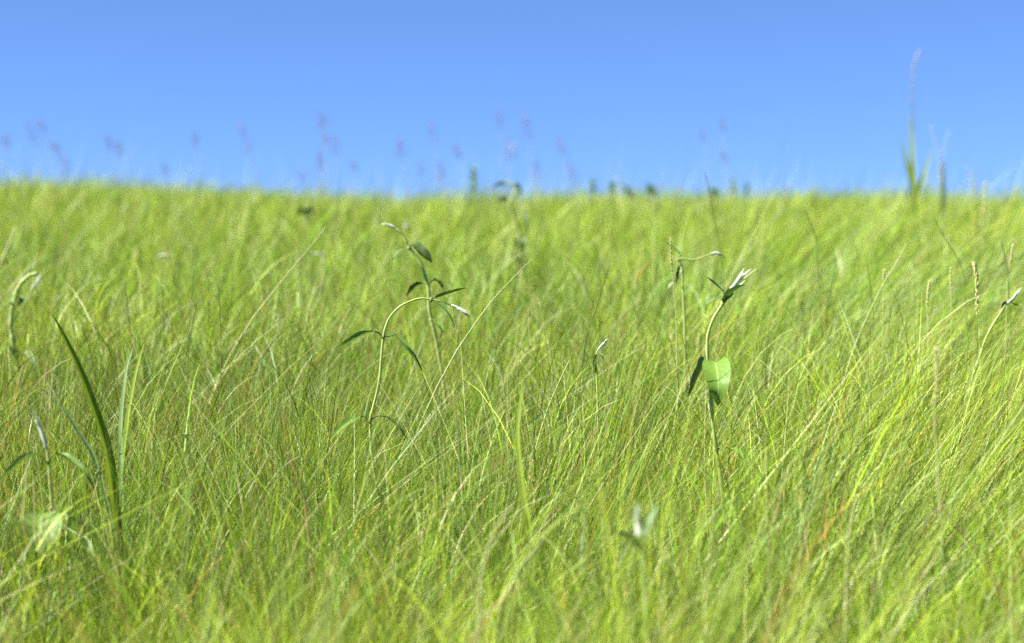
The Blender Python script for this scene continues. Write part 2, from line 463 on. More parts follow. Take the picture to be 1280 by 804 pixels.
_q = P(1150, 255, 6.6)
BOOST = [(_q.x, _q.y - .45, .42, .36), (_q.x, _q.y, .3, .25)]
for _x, _d, _r, _k in ((1180, 7.4, .42, .36), (470, 2.4, .13, .26), (905, 2.28, .11, .22), (806, 1.5, .14, .42), (1225, 2.75, .2, .36), (142, 2.12, .07, .2), (45, 2.05, .13, -.30), (45, 1.8, .15, -.34), (748, 2.55, .1, .2)):
    _p = P(_x, 300, _d); BOOST.append((_p.x * .93, _p.y - .07 * _d, _r, _k))       # ranker grass round the tall clump
def build_sward():
    parts = []
    def go(n, y0, y1, power, K, hr, wmm, sigma, probs, tip='straw', tipamt=.5, lean_k=1.0, tall=None, curve=1.0, wpow=.72, margin=.6, tiptan=.55, per=0, lift=None):
        dl = dly = 0; hf = 1; cs = 0
        if per:                                            # blades gathered in tufts that spread outwards
            nt_ = n // per
            cx, cy = sample_field(nt_, y0, y1, power, margin)
            idx = rng.integers(0, nt_, n)
            sg = .026 * np.maximum(1, cy / 2.4) ** .6 * rng.uniform(.6, 1.5, nt_)
            ox, oy = rng.normal(0, 1, (2, n))
            loose = np.where(rng.random(n) < .25, 3.0, 1.0)
            x = cx[idx] + ox * sg[idx] * loose; y = np.maximum(cy[idx] + oy * sg[idx] * loose, .4)
            dl = ox * .17 + rng.normal(0, .11, nt_)[idx]; dly = oy * .17 + rng.normal(0, .11, nt_)[idx]
            hf = rng.uniform(.66, 1.18, nt_)[idx]; cs = rng.normal(0, .30, nt_)[idx]
        else:
            x, y = sample_field(n, y0, y1, power, margin)
        tuss = 1 + .16 * wav(x, y, .33, 1) + .10 * wav(x, y, .11, 7)
        h = GRASS * rng.uniform(hr[0], hr[1], n) * np.clip(tuss, .6, 1.35) * hf
        for (bx, by, br, bk) in (BOOST if hr[1] < 1.2 else [q for q in BOOST if q[3] < 0]): h = h * (1 + bk * np.exp(-((x - bx) ** 2 + (y - by) ** 2) / br ** 2))
        w = wmm * 1e-3 * rng.uniform(.65, 1.35, n) * np.maximum(1, y / 2.4) ** wpow
        c = colour(x, y, probs, cs)
        t = np.array(PAL[tip])[None] * rng.uniform(.7, 1.1, n)[:, None]
        a = (rng.random(n) * 2 * tipamt).clip(0, 1)[:, None]
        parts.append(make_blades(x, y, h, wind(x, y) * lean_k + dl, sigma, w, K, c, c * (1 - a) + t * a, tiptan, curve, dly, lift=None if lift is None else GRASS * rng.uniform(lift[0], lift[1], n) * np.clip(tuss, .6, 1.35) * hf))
    # the fine mat
    go(165000, .55, 3.6, .6, 6, (.66, 1.06), 1.12, .30, [('straw', .08), ('rust', .05), ('pale', .09), ('dark', .08)], tipamt=.25, per=150, curve=.28)
    go(170000, 3.4, 18.5, 1.75, 4, (.62, 1.06), 1.6, .22, [('straw', .05), ('rust', .04), ('pale', .05), ('dark', .03)], tipamt=.25, per=70, curve=.5)
    # short side blades that criss-cross in the upper half of the mat
    go(120000, .6, 4.4, .7, 4, (.14, .34), 1.02, .55, [('straw', .09), ('rust', .05), ('pale', .12), ('dark', .10)], tipamt=.3, lift=(.38, .80), per=60, lean_k=1.2)
    go(60000, 4.2, 18, 1.6, 3, (.2, .4), 1.5, .45, [('straw', .06), ('pale', .08), ('dark', .06)], tipamt=.3, lift=(.4, .72), per=40)
    # longer blades and stalks that stand out of it
    go(3200, .6, 5, .8, 7, (1.0, 1.36), 1.35, .25, [('straw', .22), ('pale', .3), ('dark', .05)], lean_k=1.0, curve=.35, tipamt=.4)
    go(820, .8, 5.5, .8, 7, (1.15, 1.55), 1.25, .26, [('straw', .42), ('pale', .33), ('dark', .17)], lean_k=1.3, curve=.08, tipamt=.3)
    go(4200, 4.5, 18, 1.2, 5, (1.05, 1.5), 1.3, .22, [('straw', .25), ('pale', .4), ('dark', .04)], curve=.5, tipamt=.4, wpow=.7)
    go(900, 7, 15, .4, 5, (1.4, 2.25), .9, .13, [('straw', .4), ('pale', .5)], curve=.4, tipamt=.5, wpow=.5)
    # coarser fresh green blades, in loose bunches
    go(3600, .65, 2.1, .3, 7, (.7, 1.08), 2.2, .13, [('pale', .06), ('straw', .04)], tipamt=.25, per=6, curve=.25, tiptan=.7, lean_k=.6)
    go(1500, 1.8, 4.4, .6, 7, (.75, 1.08), 1.7, .14, [('pale', .08), ('straw', .04)], tipamt=.25, per=6, curve=.25, tiptan=.7, lean_k=.8)
    go(3600, 4, 17, 1.3, 5, (.8, 1.15), 1.9, .14, [('pale', .12), ('dark', .08)], tipamt=.3, per=30, curve=.4, lean_k=.8)
    # low clutter of dead thatch
    go(26000, .7, 5, .8, 4, (.2, .55), 1.3, .8, [('straw', .5), ('rust', .18)], tipamt=.3)
    V = np.concatenate([p[0] for p in parts]); C = np.concatenate([p[1] for p in parts])
    offs = np.cumsum([0] + [len(p[0]) for p in parts])
    Q = np.concatenate([p[2] + o for p, o in zip(parts, offs)]); T = np.concatenate([p[3] + o for p, o in zip(parts, offs)])
    me = bpy.data.meshes.new('grass')
    nv, nq, nt_ = len(V), len(Q), len(T)
    me.vertices.add(nv); me.vertices.foreach_set('co', V.astype(np.float32).ravel())
    me.loops.add(nq * 4 + nt_ * 3)
    me.loops.foreach_set('vertex_index', np.concatenate([Q.ravel(), T.ravel()]).astype(np.int32))
    me.polygons.add(nq + nt_)
    me.polygons.foreach_set('loop_start', np.concatenate([np.arange(nq) * 4, nq * 4 + np.arange(nt_) * 3]).astype(np.int32))
    me.polygons.foreach_set('use_smooth', np.ones(nq + nt_, bool))
    me.update(calc_edges=True)
    at = me.attributes.new('tone', 'FLOAT_COLOR', 'POINT')
    at.data.foreach_set('color', np.concatenate([C, np.ones((nv, 1))], 1).astype(np.float32).ravel())
    me.materials.append(M_GRASS)
    o = bpy.data.objects.new('grass', me); COL.objects.link(o)
    tag(o, 'fine green and straw coloured meadow grass covering the hillside, blown to the right', 'grass', kind='stuff')
build_sward()

# ------------------------------------------------------------------ herbs
UP = (0, 0, 1)
LU = (-.5, -.45, .75)        # towards the sun
G_H = 'felted herbs standing in the grass'
# the arched plant left of centre
herb('arching green herb left of centre, its nodding white tip pointing right over the grass', 2.4,
     [(568, 383), (554, 377.5), (539, 374.5), (528.7, 373), (515.7, 375.7), (500.7, 383), (487.7, 396), (481.5, 411), (479.3, 421), (476.5, 448), (474, 477), (466, 511), (463, 525), (464, 560), (470, 602)],
     [([(468, 414.5, -.01), (451, 420, -.02), (434, 430, -.03), (418.6, 436.5, -.035)], 12, (.2, -.35, .9), .75, 'lance', M_LEAF, [(479.3, 421), (473, 416)]),
      ([(494, 418, .0), (504.5, 432, -.01), (516, 447, -.015), (528.7, 466, -.02)], 13, (.75, -.3, .5), .55, 'lance', M_LEAF, [(479.3, 421), (487, 420)]),
      ([(543, 373, .0), (553, 370, .0), (568, 365, .01), (583.5, 360, .015)], 11, (.1, .1, 1), .6, 'lance', M_LEAF_SHADED, [(539, 374.5), (541, 373.5)]),
      ([(542, 376, -.0), (553, 385, -.02), (561, 395, -.03), (567.8, 408, -.03)], 9, (.8, .1, .6), .6, 'lance', M_LEAF_SHADED, [(539, 374.5), (541, 375.5)]),
      ([(450, 521, -.02), (434, 529, -.05), (424, 538, -.07), (412, 550, -.08)], 13, (.0, -.5, .9), .25, 'ovate', M_LEAF_BRIGHT, [(463, 525), (456, 521)]),
      ([(482, 521, .0), (492, 529, -.01), (500, 538, -.02), (508, 549, -.02)], 13, (.5, .3, .8), .4, 'lance', M_LEAF_SHADED, [(463, 525), (473, 520)])],
     wool=[(564, 381), (576, 387), (587.5, 396)], wool_r=.0024, group=G_H)
# behind it
herb('taller herb behind the arching one, white tip hooked left above a dark leaf', 3.0,
     [(487, 282), (493, 285), (502, 292), (508, 303.5), (511.5, 310), (523, 324.5), (529.7, 338), (533, 352), (535.8, 364.5), (536, 382), (539, 400), (545, 425)],
     [([(515, 306, -.01), (522, 311, -.015), (531, 319, -.02), (540.5, 328.5, -.02)], 17, (.35, .75, .5), .3, 'lance', M_LEAF_SHADED, [(511.5, 310), (513, 307)]),
      ([(508, 311, -.0), (502, 314, -.01), (497, 319, -.02), (491, 326, -.02)], 9, (-.4, -.2, .9), .6, 'lance', M_LEAF_PALE, [(511.5, 310), (510, 310)]),
      ([(530, 354, .0), (522, 357, .01), (515, 363, .02), (508, 371, .02)], 12, (-.4, .5, .7), .5, 'lance', M_LEAF_SHADED, [(535.8, 364.5), (533, 356)]),
      ([(541, 351, .01), (546, 352, .02), (551, 358, .03), (556, 369, .03)], 11, (.5, -.1, .8), .5, 'lance', M_LEAF, [(535.8, 364.5), (538, 354)]),
      ([(543, 401, -.01), (549, 408, -.02), (553, 417, -.03)], 10, (.5, -.4, .7), .4, 'lance', M_LEAF_BRIGHT, [(539, 400), (541, 400)])],
     wool=[(494, 285), (486, 281.5), (477.5, 280)], wool_r=.0028, r=.0024, rt=.0016, group=G_H)
# right of centre: heart leaves below, tuft above
herb('herb with a heart shaped leaf facing front and a splayed white tip leaning right', 2.28,
     [(911, 366), (905, 377), (898, 388), (892.5, 397), (886, 414), (884, 430), (884.5, 447), (886.5, 470), (889, 500), (891, 530), (895, 561), (901, 599), (906, 645)],
     [([(894, 453, -.02), (897, 468, -.045), (898, 486, -.055), (897.5, 507, -.05)], 36, (-.15, -.9, .45), .14, 'heart', M_LEAF_BRIGHT, [(886, 458), (890, 453, -.01)]),
      ([(881, 455, .01), (876, 465, .0), (869, 479, -.01), (861, 497, -.01)], 26, (-.8, .35, .5), .45, 'heart', M_LEAF_SHADED, [(886, 458), (883, 455)]),
      ([(905, 377, -.015), (914, 368, -.02), (922, 362, -.02), (931, 356, -.015)], 17, (-.75, .45, .6), .45, 'ovate', M_LEAF, [(903, 380), (904, 378)]),
      ([(903, 378, -.02), (908, 375, -.025), (913, 371, -.03), (918, 366, -.03)], 11, (-.3, .8, .5), .5, 'lance', M_LEAF_SHADED),
      ([(905, 366, .0), (900, 361, .01), (892, 354.5, .015), (883, 346, .015)], 8, (.5, -.3, .8), .8, 'lance', M_LEAF_SHADED, [(906, 375), (906, 368)]),
      ([(902, 374, -.02), (897, 373, -.04), (890, 376, -.05), (881, 381, -.055)], 9, (-.2, -.35, .9), .4, 'lance', M_LEAF_PALE, [(904, 378), (903, 375)]),
      ([(906, 562, -.02), (914, 562, -.04), (922, 566, -.06), (929, 573, -.07)], 13, (.2, -.5, .8), .3, 'lance', M_LEAF_BRIGHT, [(895, 561), (900, 561)])],
     wool=[(906, 373), (919, 355), (939, 337)], wool_r=.0027, wool_n=8, wool_spread=.34, r=.0021, rt=.0016, group=G_H)
# left neighbour of that tuft
herb('slender herb behind the splayed tuft, its pale arm stretched out level to the right', 3.0,
     [(900, 317.5), (894.6, 316.5), (884.7, 319), (873.5, 323.6), (863.5, 325), (851, 323.6), (848, 325), (852, 334), (853.6, 362), (855.4, 397), (856, 425)],
     [([(851, 319, .0), (846, 313.5, .01), (840, 308, .02), (831, 303.5, .025)], 7.5, (.4, -.2, .9), .7, 'lance', M_LEAF, [(848, 325), (850, 320)]),
      ([(850.5, 332, -.01), (849.5, 340, -.02), (848, 347, -.025), (845, 355, -.025)], 10, (-.7, .5, .3), .4, 'lance', M_LEAF_SHADED, [(848, 325), (850, 330)]),
      ([(842, 352, -.01), (839, 356, -.02), (835, 361, -.02)], 8, (-.4, -.5, .8), .4, 'lance', M_LEAF_PALE, [(852, 340), (847, 349)]),
      ([(897, 319, -.01), (902, 320, -.015), (907, 325, -.02)], 5.5, (.3, .2, .9), .6, 'lance', M_LEAF_SHADED)],
     wool=[(888, 318), (896, 316), (905, 320)], wool_r=.0021, wool_spread=.2, group=G_H)
# left edge, drooping hook
herb('thick stemmed herb at the left edge, bent into a hook with hanging white tip', 3.35,
     [(47, 342), (40, 343.5), (33.6, 347), (26.5, 354.5), (22, 362), (19, 369), (16, 381), (14.5, 392), (13.4, 409), (15.7, 424), (18, 439), (22, 458)],
     [([(20, 368, -.01), (17, 372, -.02), (16, 377, -.03), (19, 385, -.03)], 13, (-.4, -.6, .6), .3, 'ovate', M_LEAF, [(19, 368), (20, 367)]),
      ([(22, 369, .0), (25, 372, -.01), (25, 377, -.02), (23, 383, -.03)], 9, (.5, -.4, .7), .4, 'lance', M_LEAF),
      ([(27, 440, .0), (34, 444, -.01), (41, 455, -.03), (49, 474, -.04)], 14, (.4, -.6, .6), .35, 'lance', M_LEAF_PALE, [(18, 439), (22, 439)]),
      ([(13, 435, .0), (8, 434, -.01), (2, 439, -.03), (-5, 449, -.04)], 14, (-.3, -.5, .8), .35, 'lance', M_LEAF_BRIGHT, [(18, 439), (15, 436)]),
      ([(52, 343, .0), (48, 349, -.01), (44, 356, -.01), (39, 363, -.01)], 9, (-.5, -.5, .7), .4, 'lance', M_LEAF_PALE)],
     wool=[(53, 345), (47, 353), (39, 363)], wool_r=.0026, wool_spread=.15, r=.0042, rt=.003, group=G_H)
# low left, big ovate leaf
herb('low herb at bottom left with drooping leaf pair, white tip and big oval leaf', 1.98,
     [(55, 546), (58, 560), (60.4, 576), (62, 595.5), (63.4, 615), (65, 633), (67, 650), (69, 672)],
     [([(50, 569, .0), (40, 571, -.015), (27, 578, -.03), (14, 589, -.04), (-1, 602, -.045)], 16, (-.1, -.35, .95), .85, 'lance', M_LEAF, [(60.4, 577), (55, 572)]),
      ([(68.7, 567.5, .0), (80, 571, -.01), (92, 580, -.015), (104, 591, -.02), (117, 610, -.02)], 15, (.45, -.35, .8), .55, 'lance', M_LEAF, [(60.4, 577), (64, 571)]),
      ([(53, 642, -.02), (51, 660, -.045), (50, 690, -.055), (56, 724, -.05)], 54, (.1, -.9, .3), .16, 'ovate', M_LEAF, [(64, 636), (58, 637)]),
      ([(91, 648, .0), (100, 655, -.01), (109, 663, -.02), (120, 675, -.025)], 19, (.4, .3, .8), .5, 'lance', M_LEAF_SHADED, [(64, 636), (75, 637), (84, 642)]),
      ([(97, 668, -.02), (104, 676, -.03), (110, 686, -.04), (118, 696, -.045)], 14, (.3, -.5, .8), .3, 'lance', M_LEAF_PALE, [(67, 650), (84, 660)])],
     wool=[(58.5, 562), (53, 543), (44, 525)], wool_r=.0026, wool_spread=.14, wool_n=6, group=G_H)
# blurred foreground one
herb('blurred foreground herb with white felted top and one dark leaf reaching left', 1.5,
     [(799, 655), (801, 672), (804, 694), (806, 720)],
     [([(801, 690, .0), (791, 677, -.01), (779, 669, -.02), (763, 665, -.03)], 15, (.1, .2, .9), .5, 'lance', M_LEAF_SHADED, [(804, 694), (803, 692)]),
      ([(805, 686, .0), (811, 664, -.01), (816, 646, -.01), (823, 630, -.0)], 13, (-.6, -.5, .5), .4, 'lance', M_LEAF_PALE, [(804, 694), (805, 690)]),
      ([(801, 686, .0), (798, 676, -.02), (803, 668, -.03), (810, 664, -.03)], 15, (-.1, -.6, .8), .4, 'ovate', M_LEAF_PALE)],
     wool=[(803, 684), (799, 660), (797, 634)], wool_r=.0040, wool_spread=.2, wool_n=6, group=G_H)
# middle distance
herb('herb rising past the crest left of centre, dark leaves hanging below a bowed top', 5.4,
     [(622, 231), (631, 229), (641, 231), (645, 236), (640, 248), (637, 255), (641, 268), (647, 286), (651, 303), (653, 330)],
     [([(634, 230, .0), (628, 230, .0), (622, 232, .0), (617, 237, .0)], 8, (-.1, .2, 1), .4, 'lance', M_LEAF_SHADED),
      ([(642, 231, .0), (647, 233, .0), (649, 240, .0), (648, 250, .0)], 9, (.7, .3, .5), .4, 'lance', M_LEAF_SHADED),
      ([(634, 252, .0), (629, 250, .0), (622, 254, .0)], 9, (-.3, .4, .8), .4, 'lance', M_LEAF_SHADED, [(637, 255), (636, 253)]),
      ([(650, 262, .0), (653, 270, -.01), (656, 280, -.02), (658, 300, -.02)], 12, (.7, .5, .3), .4, 'lance', M_LEAF_SHADED, [(641, 268), (646, 263)]),
      ([(653, 297, -.0), (654, 302, -.01), (655, 310, -.01)], 8, (.2, -.7, .6), .3, 'ovate', M_LEAF_PALE),
      ([(648, 298, -.0), (646, 304, -.01), (645, 312, -.01)], 9, (-.6, .5, .3), .3, 'lance', M_LEAF_SHADED),
      ([(650, 318, -.0), (648, 324, -.01), (649, 334, -.01)], 11, (-.2, .8, .3), .3, 'ovate', M_LEAF_SHADED)],
     wool=[(649, 247), (651, 252), (652, 259)], wool_r=.004, wool_spread=.1, r=.0052, rt=.0032, group=G_H)
herb('small herb in mid field, one white tip over a dark hanging leaf', 2.55,
     [(754, 430), (748, 437), (745, 447), (746, 470), (747, 500)],
     [([(746, 443, -.0), (744.5, 450, -.01), (745, 458, -.02), (746.5, 469, -.02)], 9, (-.4, .7, .4), .4, 'lance', M_LEAF_SHADED),
      ([(749, 441, -.0), (752, 446, -.01), (753, 454, -.01)], 6, (.6, -.4, .6), .4, 'lance', M_LEAF_PALE)],
     wool=[(748, 437), (754, 430), (760, 424)], wool_r=.0022, wool_spread=.15, r=.0012, rt=.0009, group=G_H)
herb('herb at the right edge, white felted tip with small dark leaves at its neck', 2.75,
     [(1268, 374), (1262, 378), (1257, 381), (1250, 392), (1240, 408), (1232, 424)],
     [([(1259, 379, -.0), (1256, 381, -.01), (1252, 386, -.01)], 8, (-.4, .6, .5), .4, 'lance', M_LEAF_SHADED),
      ([(1262, 378, -.0), (1268, 381, -.01), (1275, 383, -.01)], 5, (.1, .2, .9), .4, 'lance', M_LEAF_SHADED)],
     wool=[(1258, 380.5), (1267, 373), (1277, 360)], wool_r=.0024, wool_spread=.16, group=G_H)
# distant shoots seen as pale dashes
herb('small blurred shoot with a level white bud, just right of a long pale stalk', 4.6,
     [(393, 316), (388, 322), (387, 340)], [([(391, 318, 0), (388, 316, 0), (384, 319, 0)], 5, UP, .4, 'lance', M_LEAF)],
     wool=[(391, 316.5), (398, 318), (406, 320)], wool_r=.0036, wool_spread=.05, group='pale shoots in the middle distance')
herb('blurred shoot with a white tip directly behind the hooked tip of the taller herb', 5.0,
     [(507, 283), (509, 295), (510, 310)], [([(508, 290, 0), (511, 288, 0), (515, 292, 0)], 5, UP, .4, 'lance', M_LEAF)],
     wool=[(508, 288), (507, 282), (508, 275)], wool_r=.0042, wool_spread=.08, group='pale shoots in the middle distance')
herb('blurred shoot bent over in a pale arc, in the left part of the middle field', 4.6,
     [(196, 322), (205, 319), (214, 320), (219, 326), (221, 345)], [([(219, 326, 0), (222, 330, 0), (222, 336, 0)], 6, (.5, -.4, .6), .4, 'lance', M_LEAF_PALE)],
     wool=[(212, 319.5), (204, 319), (195, 322)], wool_r=.003, wool_spread=.05, group='pale shoots in the middle distance')
herb('blurred dark leaf pair on a short stem below the crest, upper left of the centre', 6.3,
     [(382, 258), (382, 270), (383, 290)],
     [([(381, 262, 0), (377, 264, 0), (372, 271, 0)], 10, (-.4, .4, .8), .3, 'ovate', M_LEAF_SHADED),
      ([(383, 262, 0), (388, 264, 0), (393, 271, 0)], 10, (.4, .4, .8), .3, 'ovate', M_LEAF_SHADED),
      ([(382, 262, 0), (382, 267, 0), (384, 274, 0)], 9, (0, .6, .6), .3, 'ovate', M_LEAF)], r=.004, rt=.003, group='pale shoots in the middle distance')

# ------------------------------------------------------------------ leafy tops that break the skyline
def bush(label, d, x, top, bot, w, mat, n=9, tilt=0):
    c = P(x, bot, d); sp = to_ground([P(x + tilt, top, d), P(x + tilt * .5, (top + bot) / 2, d), c])
    root = empty('leafy_herb', sp[-1], label, 'plant', 'leafy tops on the skyline')
    mb = MB(); tube(mb, sp, .003, .006, 6); mb.build('stem', M_GREENST, root)
    k = d / FPX
    for i in range(n):
        s = (i + .5) / n; a = i * 2.4 + x
        p = P(x + tilt * (1 - s), top + (bot - top) * s * .9, d)
        out = Vector((math.cos(a), math.sin(a), 0)); l = w * k * .62 * random.uniform(.8, 1.15)
        lm = MB(); leaf_mesh(lm, [p, p + out * l * .45 + Vector((0, 0, l * .42)), p + out * l * .95 + Vector((0, 0, l * .45))], w * k * .48, (-out.x, -out.y, 1.2), .3, 'ovate')
        lm.build('leaf', mat, root)
    return root
bush('tallest leafy green top on the skyline, upright, left of centre', 9.5, 592, 210, 252, 18, M_LEAF_BRIGHT, 12)
bush('leafy green top on the skyline right of centre, leftmost of the row of low tops', 10, 741, 226, 246, 14, M_LEAF_BRIGHT, 9)
bush('dark rounded leafy top second along the row right of centre on the skyline', 10, 765, 232, 246, 14, M_LEAF, 9)
bush('dark leafy top on the skyline at the foot of a slanting pale stalk', 9.5, 789, 236, 250, 14, M_LEAF, 8, -6)
bush('yellowish broad leafy top on the skyline between two darker ones, right of centre', 10, 814, 235, 248, 18, M_LEAF_BRIGHT, 10)
bush('low dark leafy top on the skyline just right of the thin dark stalk', 10, 893, 238, 250, 16, M_LEAF, 9)
bush('narrow taller leafy top on the skyline right of the thin dark stalk', 10, 917, 222, 248, 11, M_LEAF_BRIGHT, 10)
bush('small leafy top on the skyline, last of the row towards the right', 10, 934, 231, 248, 11, M_LEAF_BRIGHT, 8)

# ------------------------------------------------------------------ tall grass on the right skyline
def tall_clump():
    d = 6.6; k = d / FPX
    st = to_ground(smooth(px(d, [(1149, 64), (1143.5, 78), (1140.5, 102), (1140.2, 144), (1141.5, 190), (1143.5, 240), (1144, 262)]), 5))
    root = empty('tall_grass', st[-1], 'tall grass with three green blades and a long pale plume against the sky', 'grass', None)  # a clump of tall grass
    mb = MB(); tube(mb, st, .7 * k, 1.4 * k, 6); mb.build('stem', M_GREENST, root)
    for pl, w, nr in (([(1138, 146), (1139.5, 170), (1141, 200), (1143, 240), (1144, 262)], 7.5, (-.5, -.8, .2)),
                      ([(1128, 173), (1131, 193), (1136, 214), (1143, 238), (1144, 262)], 7.5, (-.3, -.9, .3)),
                      ([(1164, 184), (1159, 205), (1152, 226), (1145, 246), (1144, 264)], 7.5, (-.3, -.9, .2))):
        b = px(d, pl); b.reverse(); m = MB(); leaf_mesh(m, b, w * k, nr, .35, 'strap'); m.build('blade', M_BLADE_BRIGHT, root)
    hb = MB(); hp = smooth(px(d, [(1149, 64), (1143.5, 78), (1140.5, 102), (1140.2, 135)]), 5)
    spike(hb, hp, 1.1 * k); hb.build('seed_head', M_MAUVE, root)
tall_clump()
blade('upright dark green grass blade on the skyline, right of the tall plume', 7.4, [(1177.5, 189), (1178, 215), (1178.5, 245), (1179, 262)], 9, (-.1, -1, .05), .15, M_BLADE_DARK)
stalk('thin mauve stalk leaning left over the dark skyline blade on the right', 7.2, [(1163, 158), (1170, 182), (1175, 215), (1177, 260)], 1.3, M_MAUVE)
stalk('thin pale stalk leaning right behind the dark skyline blade on the right', 7.2, [(1186, 163), (1180, 185), (1177, 220), (1176, 262)], 1.6, M_STRAW)
stalk('short whitish stalk bent left on the skyline near the right edge', 6.5, [(1208, 208), (1212, 216), (1216, 230), (1218, 262)], 3, M_STRAW)
stalk('pale narrow seed spike breaking the skyline near the right edge', 4.6, [(1231, 230), (1230.5, 255), (1227, 280), (1228, 300), (1230, 330)], 1.6, M_STRAW, ([(1231, 230), (1231, 252), (1228, 277)], 4.5, M_BUFF))

# ------------------------------------------------------------------ broad blades, left
blade('broad dark olive grass blade slanting up to the left, in the left foreground', 2.1, [(61, 385.5), (80, 420), (101.5, 466), (120, 516), (132.6, 556.6), (139, 594), (143, 625)], 15, (.35, -.75, .35), .55, M_BLADE)
blade('bluish pale grass blade upright beside the broad dark blade on the left', 2.2, [(168, 430), (162, 448), (157.5, 466), (153, 507), (151, 544), (152, 580)], 7.5, (-.5, -.8, .3), .3, M_BLADE_BLUE)
blade('narrow yellow green grass blade crossing behind the bluish one on the left', 2.3, [(182, 424), (174, 450), (167, 480), (160, 520)], 7, (-.4, -.8, .3), .3, M_BLADE_BRIGHT)
blade('folded pale green blade slanting down to the right beneath the broad dark blade', 2.08, [(66, 503), (83, 516), (100, 542), (117, 569), (128, 600)], 6.5, (-.4, -.6, .6), .6, M_BLADE_BLUE)
blade('bright yellow green upright grass blade in the middle foreground', 2.0, [(654, 482), (650, 510), (647.5, 543), (650, 580), (655, 620), (661, 660), (665, 700)], 10.5, (-.5, -.75, .3), .35, M_BLADE_BRIGHT)

# ------------------------------------------------------------------ stalks that can be told apart
stalk('long straight pale stalk slanting up to the right, alone in the left middle field', 3.0, [(408, 283), (385, 312), (360, 342), (332, 377), (318, 395)], 2.4, M_STRAW, tipw=.3)
stalk('long pale stalk slanting up to the right from the arching herb', 2.65, [(667, 322), (640, 349), (612, 380), (586, 416), (570, 440)], 2.4, M_STRAW, tipw=.3)
stalk('thin dark stalk crossing the skyline right of centre, leaning left', 3.6, [(881, 214), (887, 243), (893, 275), (900, 310), (903, 345)], 2.0, M_DARKST)
stalk('short dark stalk below the skyline, right of the splayed white tuft', 3.6, [(1006, 262), (1013, 279), (1020, 302), (1022, 330)], 2.0, M_DARKST)
stalk('long pale stalk leaning right in the right middle field', 2.9, [(1133, 305), (1118, 333), (1100, 363), (1077, 412), (1066, 440)], 2.3, M_STRAW, tipw=.4)
stalk('dark thin stalk leaning left on the right flank, upper right field', 3.3, [(1168, 273), (1180, 296), (1192, 315), (1203, 338), (1206, 370)], 1.8, M_DARKST)
stalk('dark thin stalk by the pale spike at the right edge, leaning left', 3.0, [(1251, 300), (1255, 318), (1259, 336), (1261, 370)], 1.9, M_DARKST)
stalk('pale yellow seed spike at the right edge, beside a dark stalk', 3.0, [(1266, 308), (1263, 322), (1260, 341), (1259, 365), (1258, 400)], 1.4, M_STRAW, ([(1266, 308), (1264, 322), (1260, 342)], 4, M_BUFF))
stalk('thick buff seed spike standing on the right flank', 2.75, [(1219, 320), (1218, 333), (1221, 350), (1222, 395), (1221, 430)], 1.8, M_GREENST, ([(1218, 331), (1221, 350), (1222, 396)], 7, M_BUFF))
stalk('small yellow seed spike left of the thick buff one on the right flank', 2.85, [(1162, 353), (1160, 365), (1159, 382), (1160, 410)], 1.4, M_STRAW, ([(1162, 353), (1160, 366), (1159, 383)], 4.5, M_BUFF))
stalk('tiny yellow seed spike near the top of the long pale stalk on the right', 2.85, [(1105, 339), (1104.5, 352), (1104, 380)], 1.2, M_STRAW, ([(1105, 339), (1104.5, 352)], 4, M_BUFF))
stalk('slim straw seed spike between the small yellow and thick buff spikes', 2.85, [(1188, 336), (1188.5, 352), (1189, 368), (1189, 400)], 1.3, M_STRAW, ([(1188, 336), (1188.5, 352), (1189, 369)], 3, M_BUFF))
stalk('blurred buff seed spike low on the right, in front of the leaning grass', 1.75, [(1169, 438), (1171, 460), (1171, 483), (1167, 507), (1169, 540), (1172, 590), (1175, 640)], 2.2, M_STRAW, ([(1169, 438), (1171, 460), (1171, 483), (1167, 507)], 7, M_BUFF))
stalk('pale yellow spike standing in front of the slender herb with the level arm', 2.75, [(838, 299), (839, 325), (842, 356), (845, 392), (846, 430)], 1.7, M_STRAW, ([(838, 299), (839, 325), (841, 348)], 3.5, M_STRAW))
stalk('pinkish dry stalk in the left centre foreground, leaning left', 1.95, [(359, 565), (367, 584), (374, 603), (381, 628), (385, 660)], 3.4, M_RUST)
stalk('dark stalk leaning right in the left half, rightward of the upright pale blade', 2.75, [(247, 375), (240, 410), (233, 442), (226, 475), (223, 500)], 1.9, M_DARKST)
stalk('slim olive stalk just left of and above the dark leaning stalk', 2.9, [(243, 333), (240, 365), (237, 402), (235, 440)], 1.7, M_GREENST)
stalk('upright dark stalk in the left half, right of the dark leaning stalk', 2.8, [(273, 353), (275, 395), (276, 430), (276, 470)], 1.7, M_DARKST)
stalk('thin dark stalk above the upright pale blade on the left', 2.9, [(156, 350), (160, 390), (164, 428), (165, 460)], 1.7, M_DARKST)
stalk('thin olive stalk rising under the pale arc shoot on the left', 3.1, [(202, 335), (203, 370), (204, 408), (205, 440)], 1.7, M_GREENST)
stalk('bent pale stalk in the centre leaning right, below the middle of the picture', 2.35, [(712, 450), (697, 482), (682, 519), (668, 568), (662, 600)], 3.2, M_STRAW)
stalk('short pale stalk leaning left in the centre of the field', 2.8, [(674, 378), (680, 402), (686, 428), (690, 460)], 1.6, M_STRAW)
stalk('straight pale stalk standing in the centre foreground', 2.05, [(566, 488), (571, 530), (575, 580), (579, 640), (580, 690)], 2.6, M_STRAW)
stalk('blurred pale stalk leaning right near the left edge of the middle field', 4.4, [(20, 284), (12, 305), (0, 332), (-8, 355)], 5.5, M_STRAW)
stalk('blurred rusty stalk slanting down to the bottom right corner', 1.5, [(1175, 631), (1200, 666), (1230, 704), (1250, 741), (1273, 790), (1285, 830)], 4, M_RUST)
stalk('blurred pale upright stalk in the lower right foreground', 1.62, [(1070, 618), (1064, 648), (1060, 680), (1058, 730)], 3.6, M_STRAW)
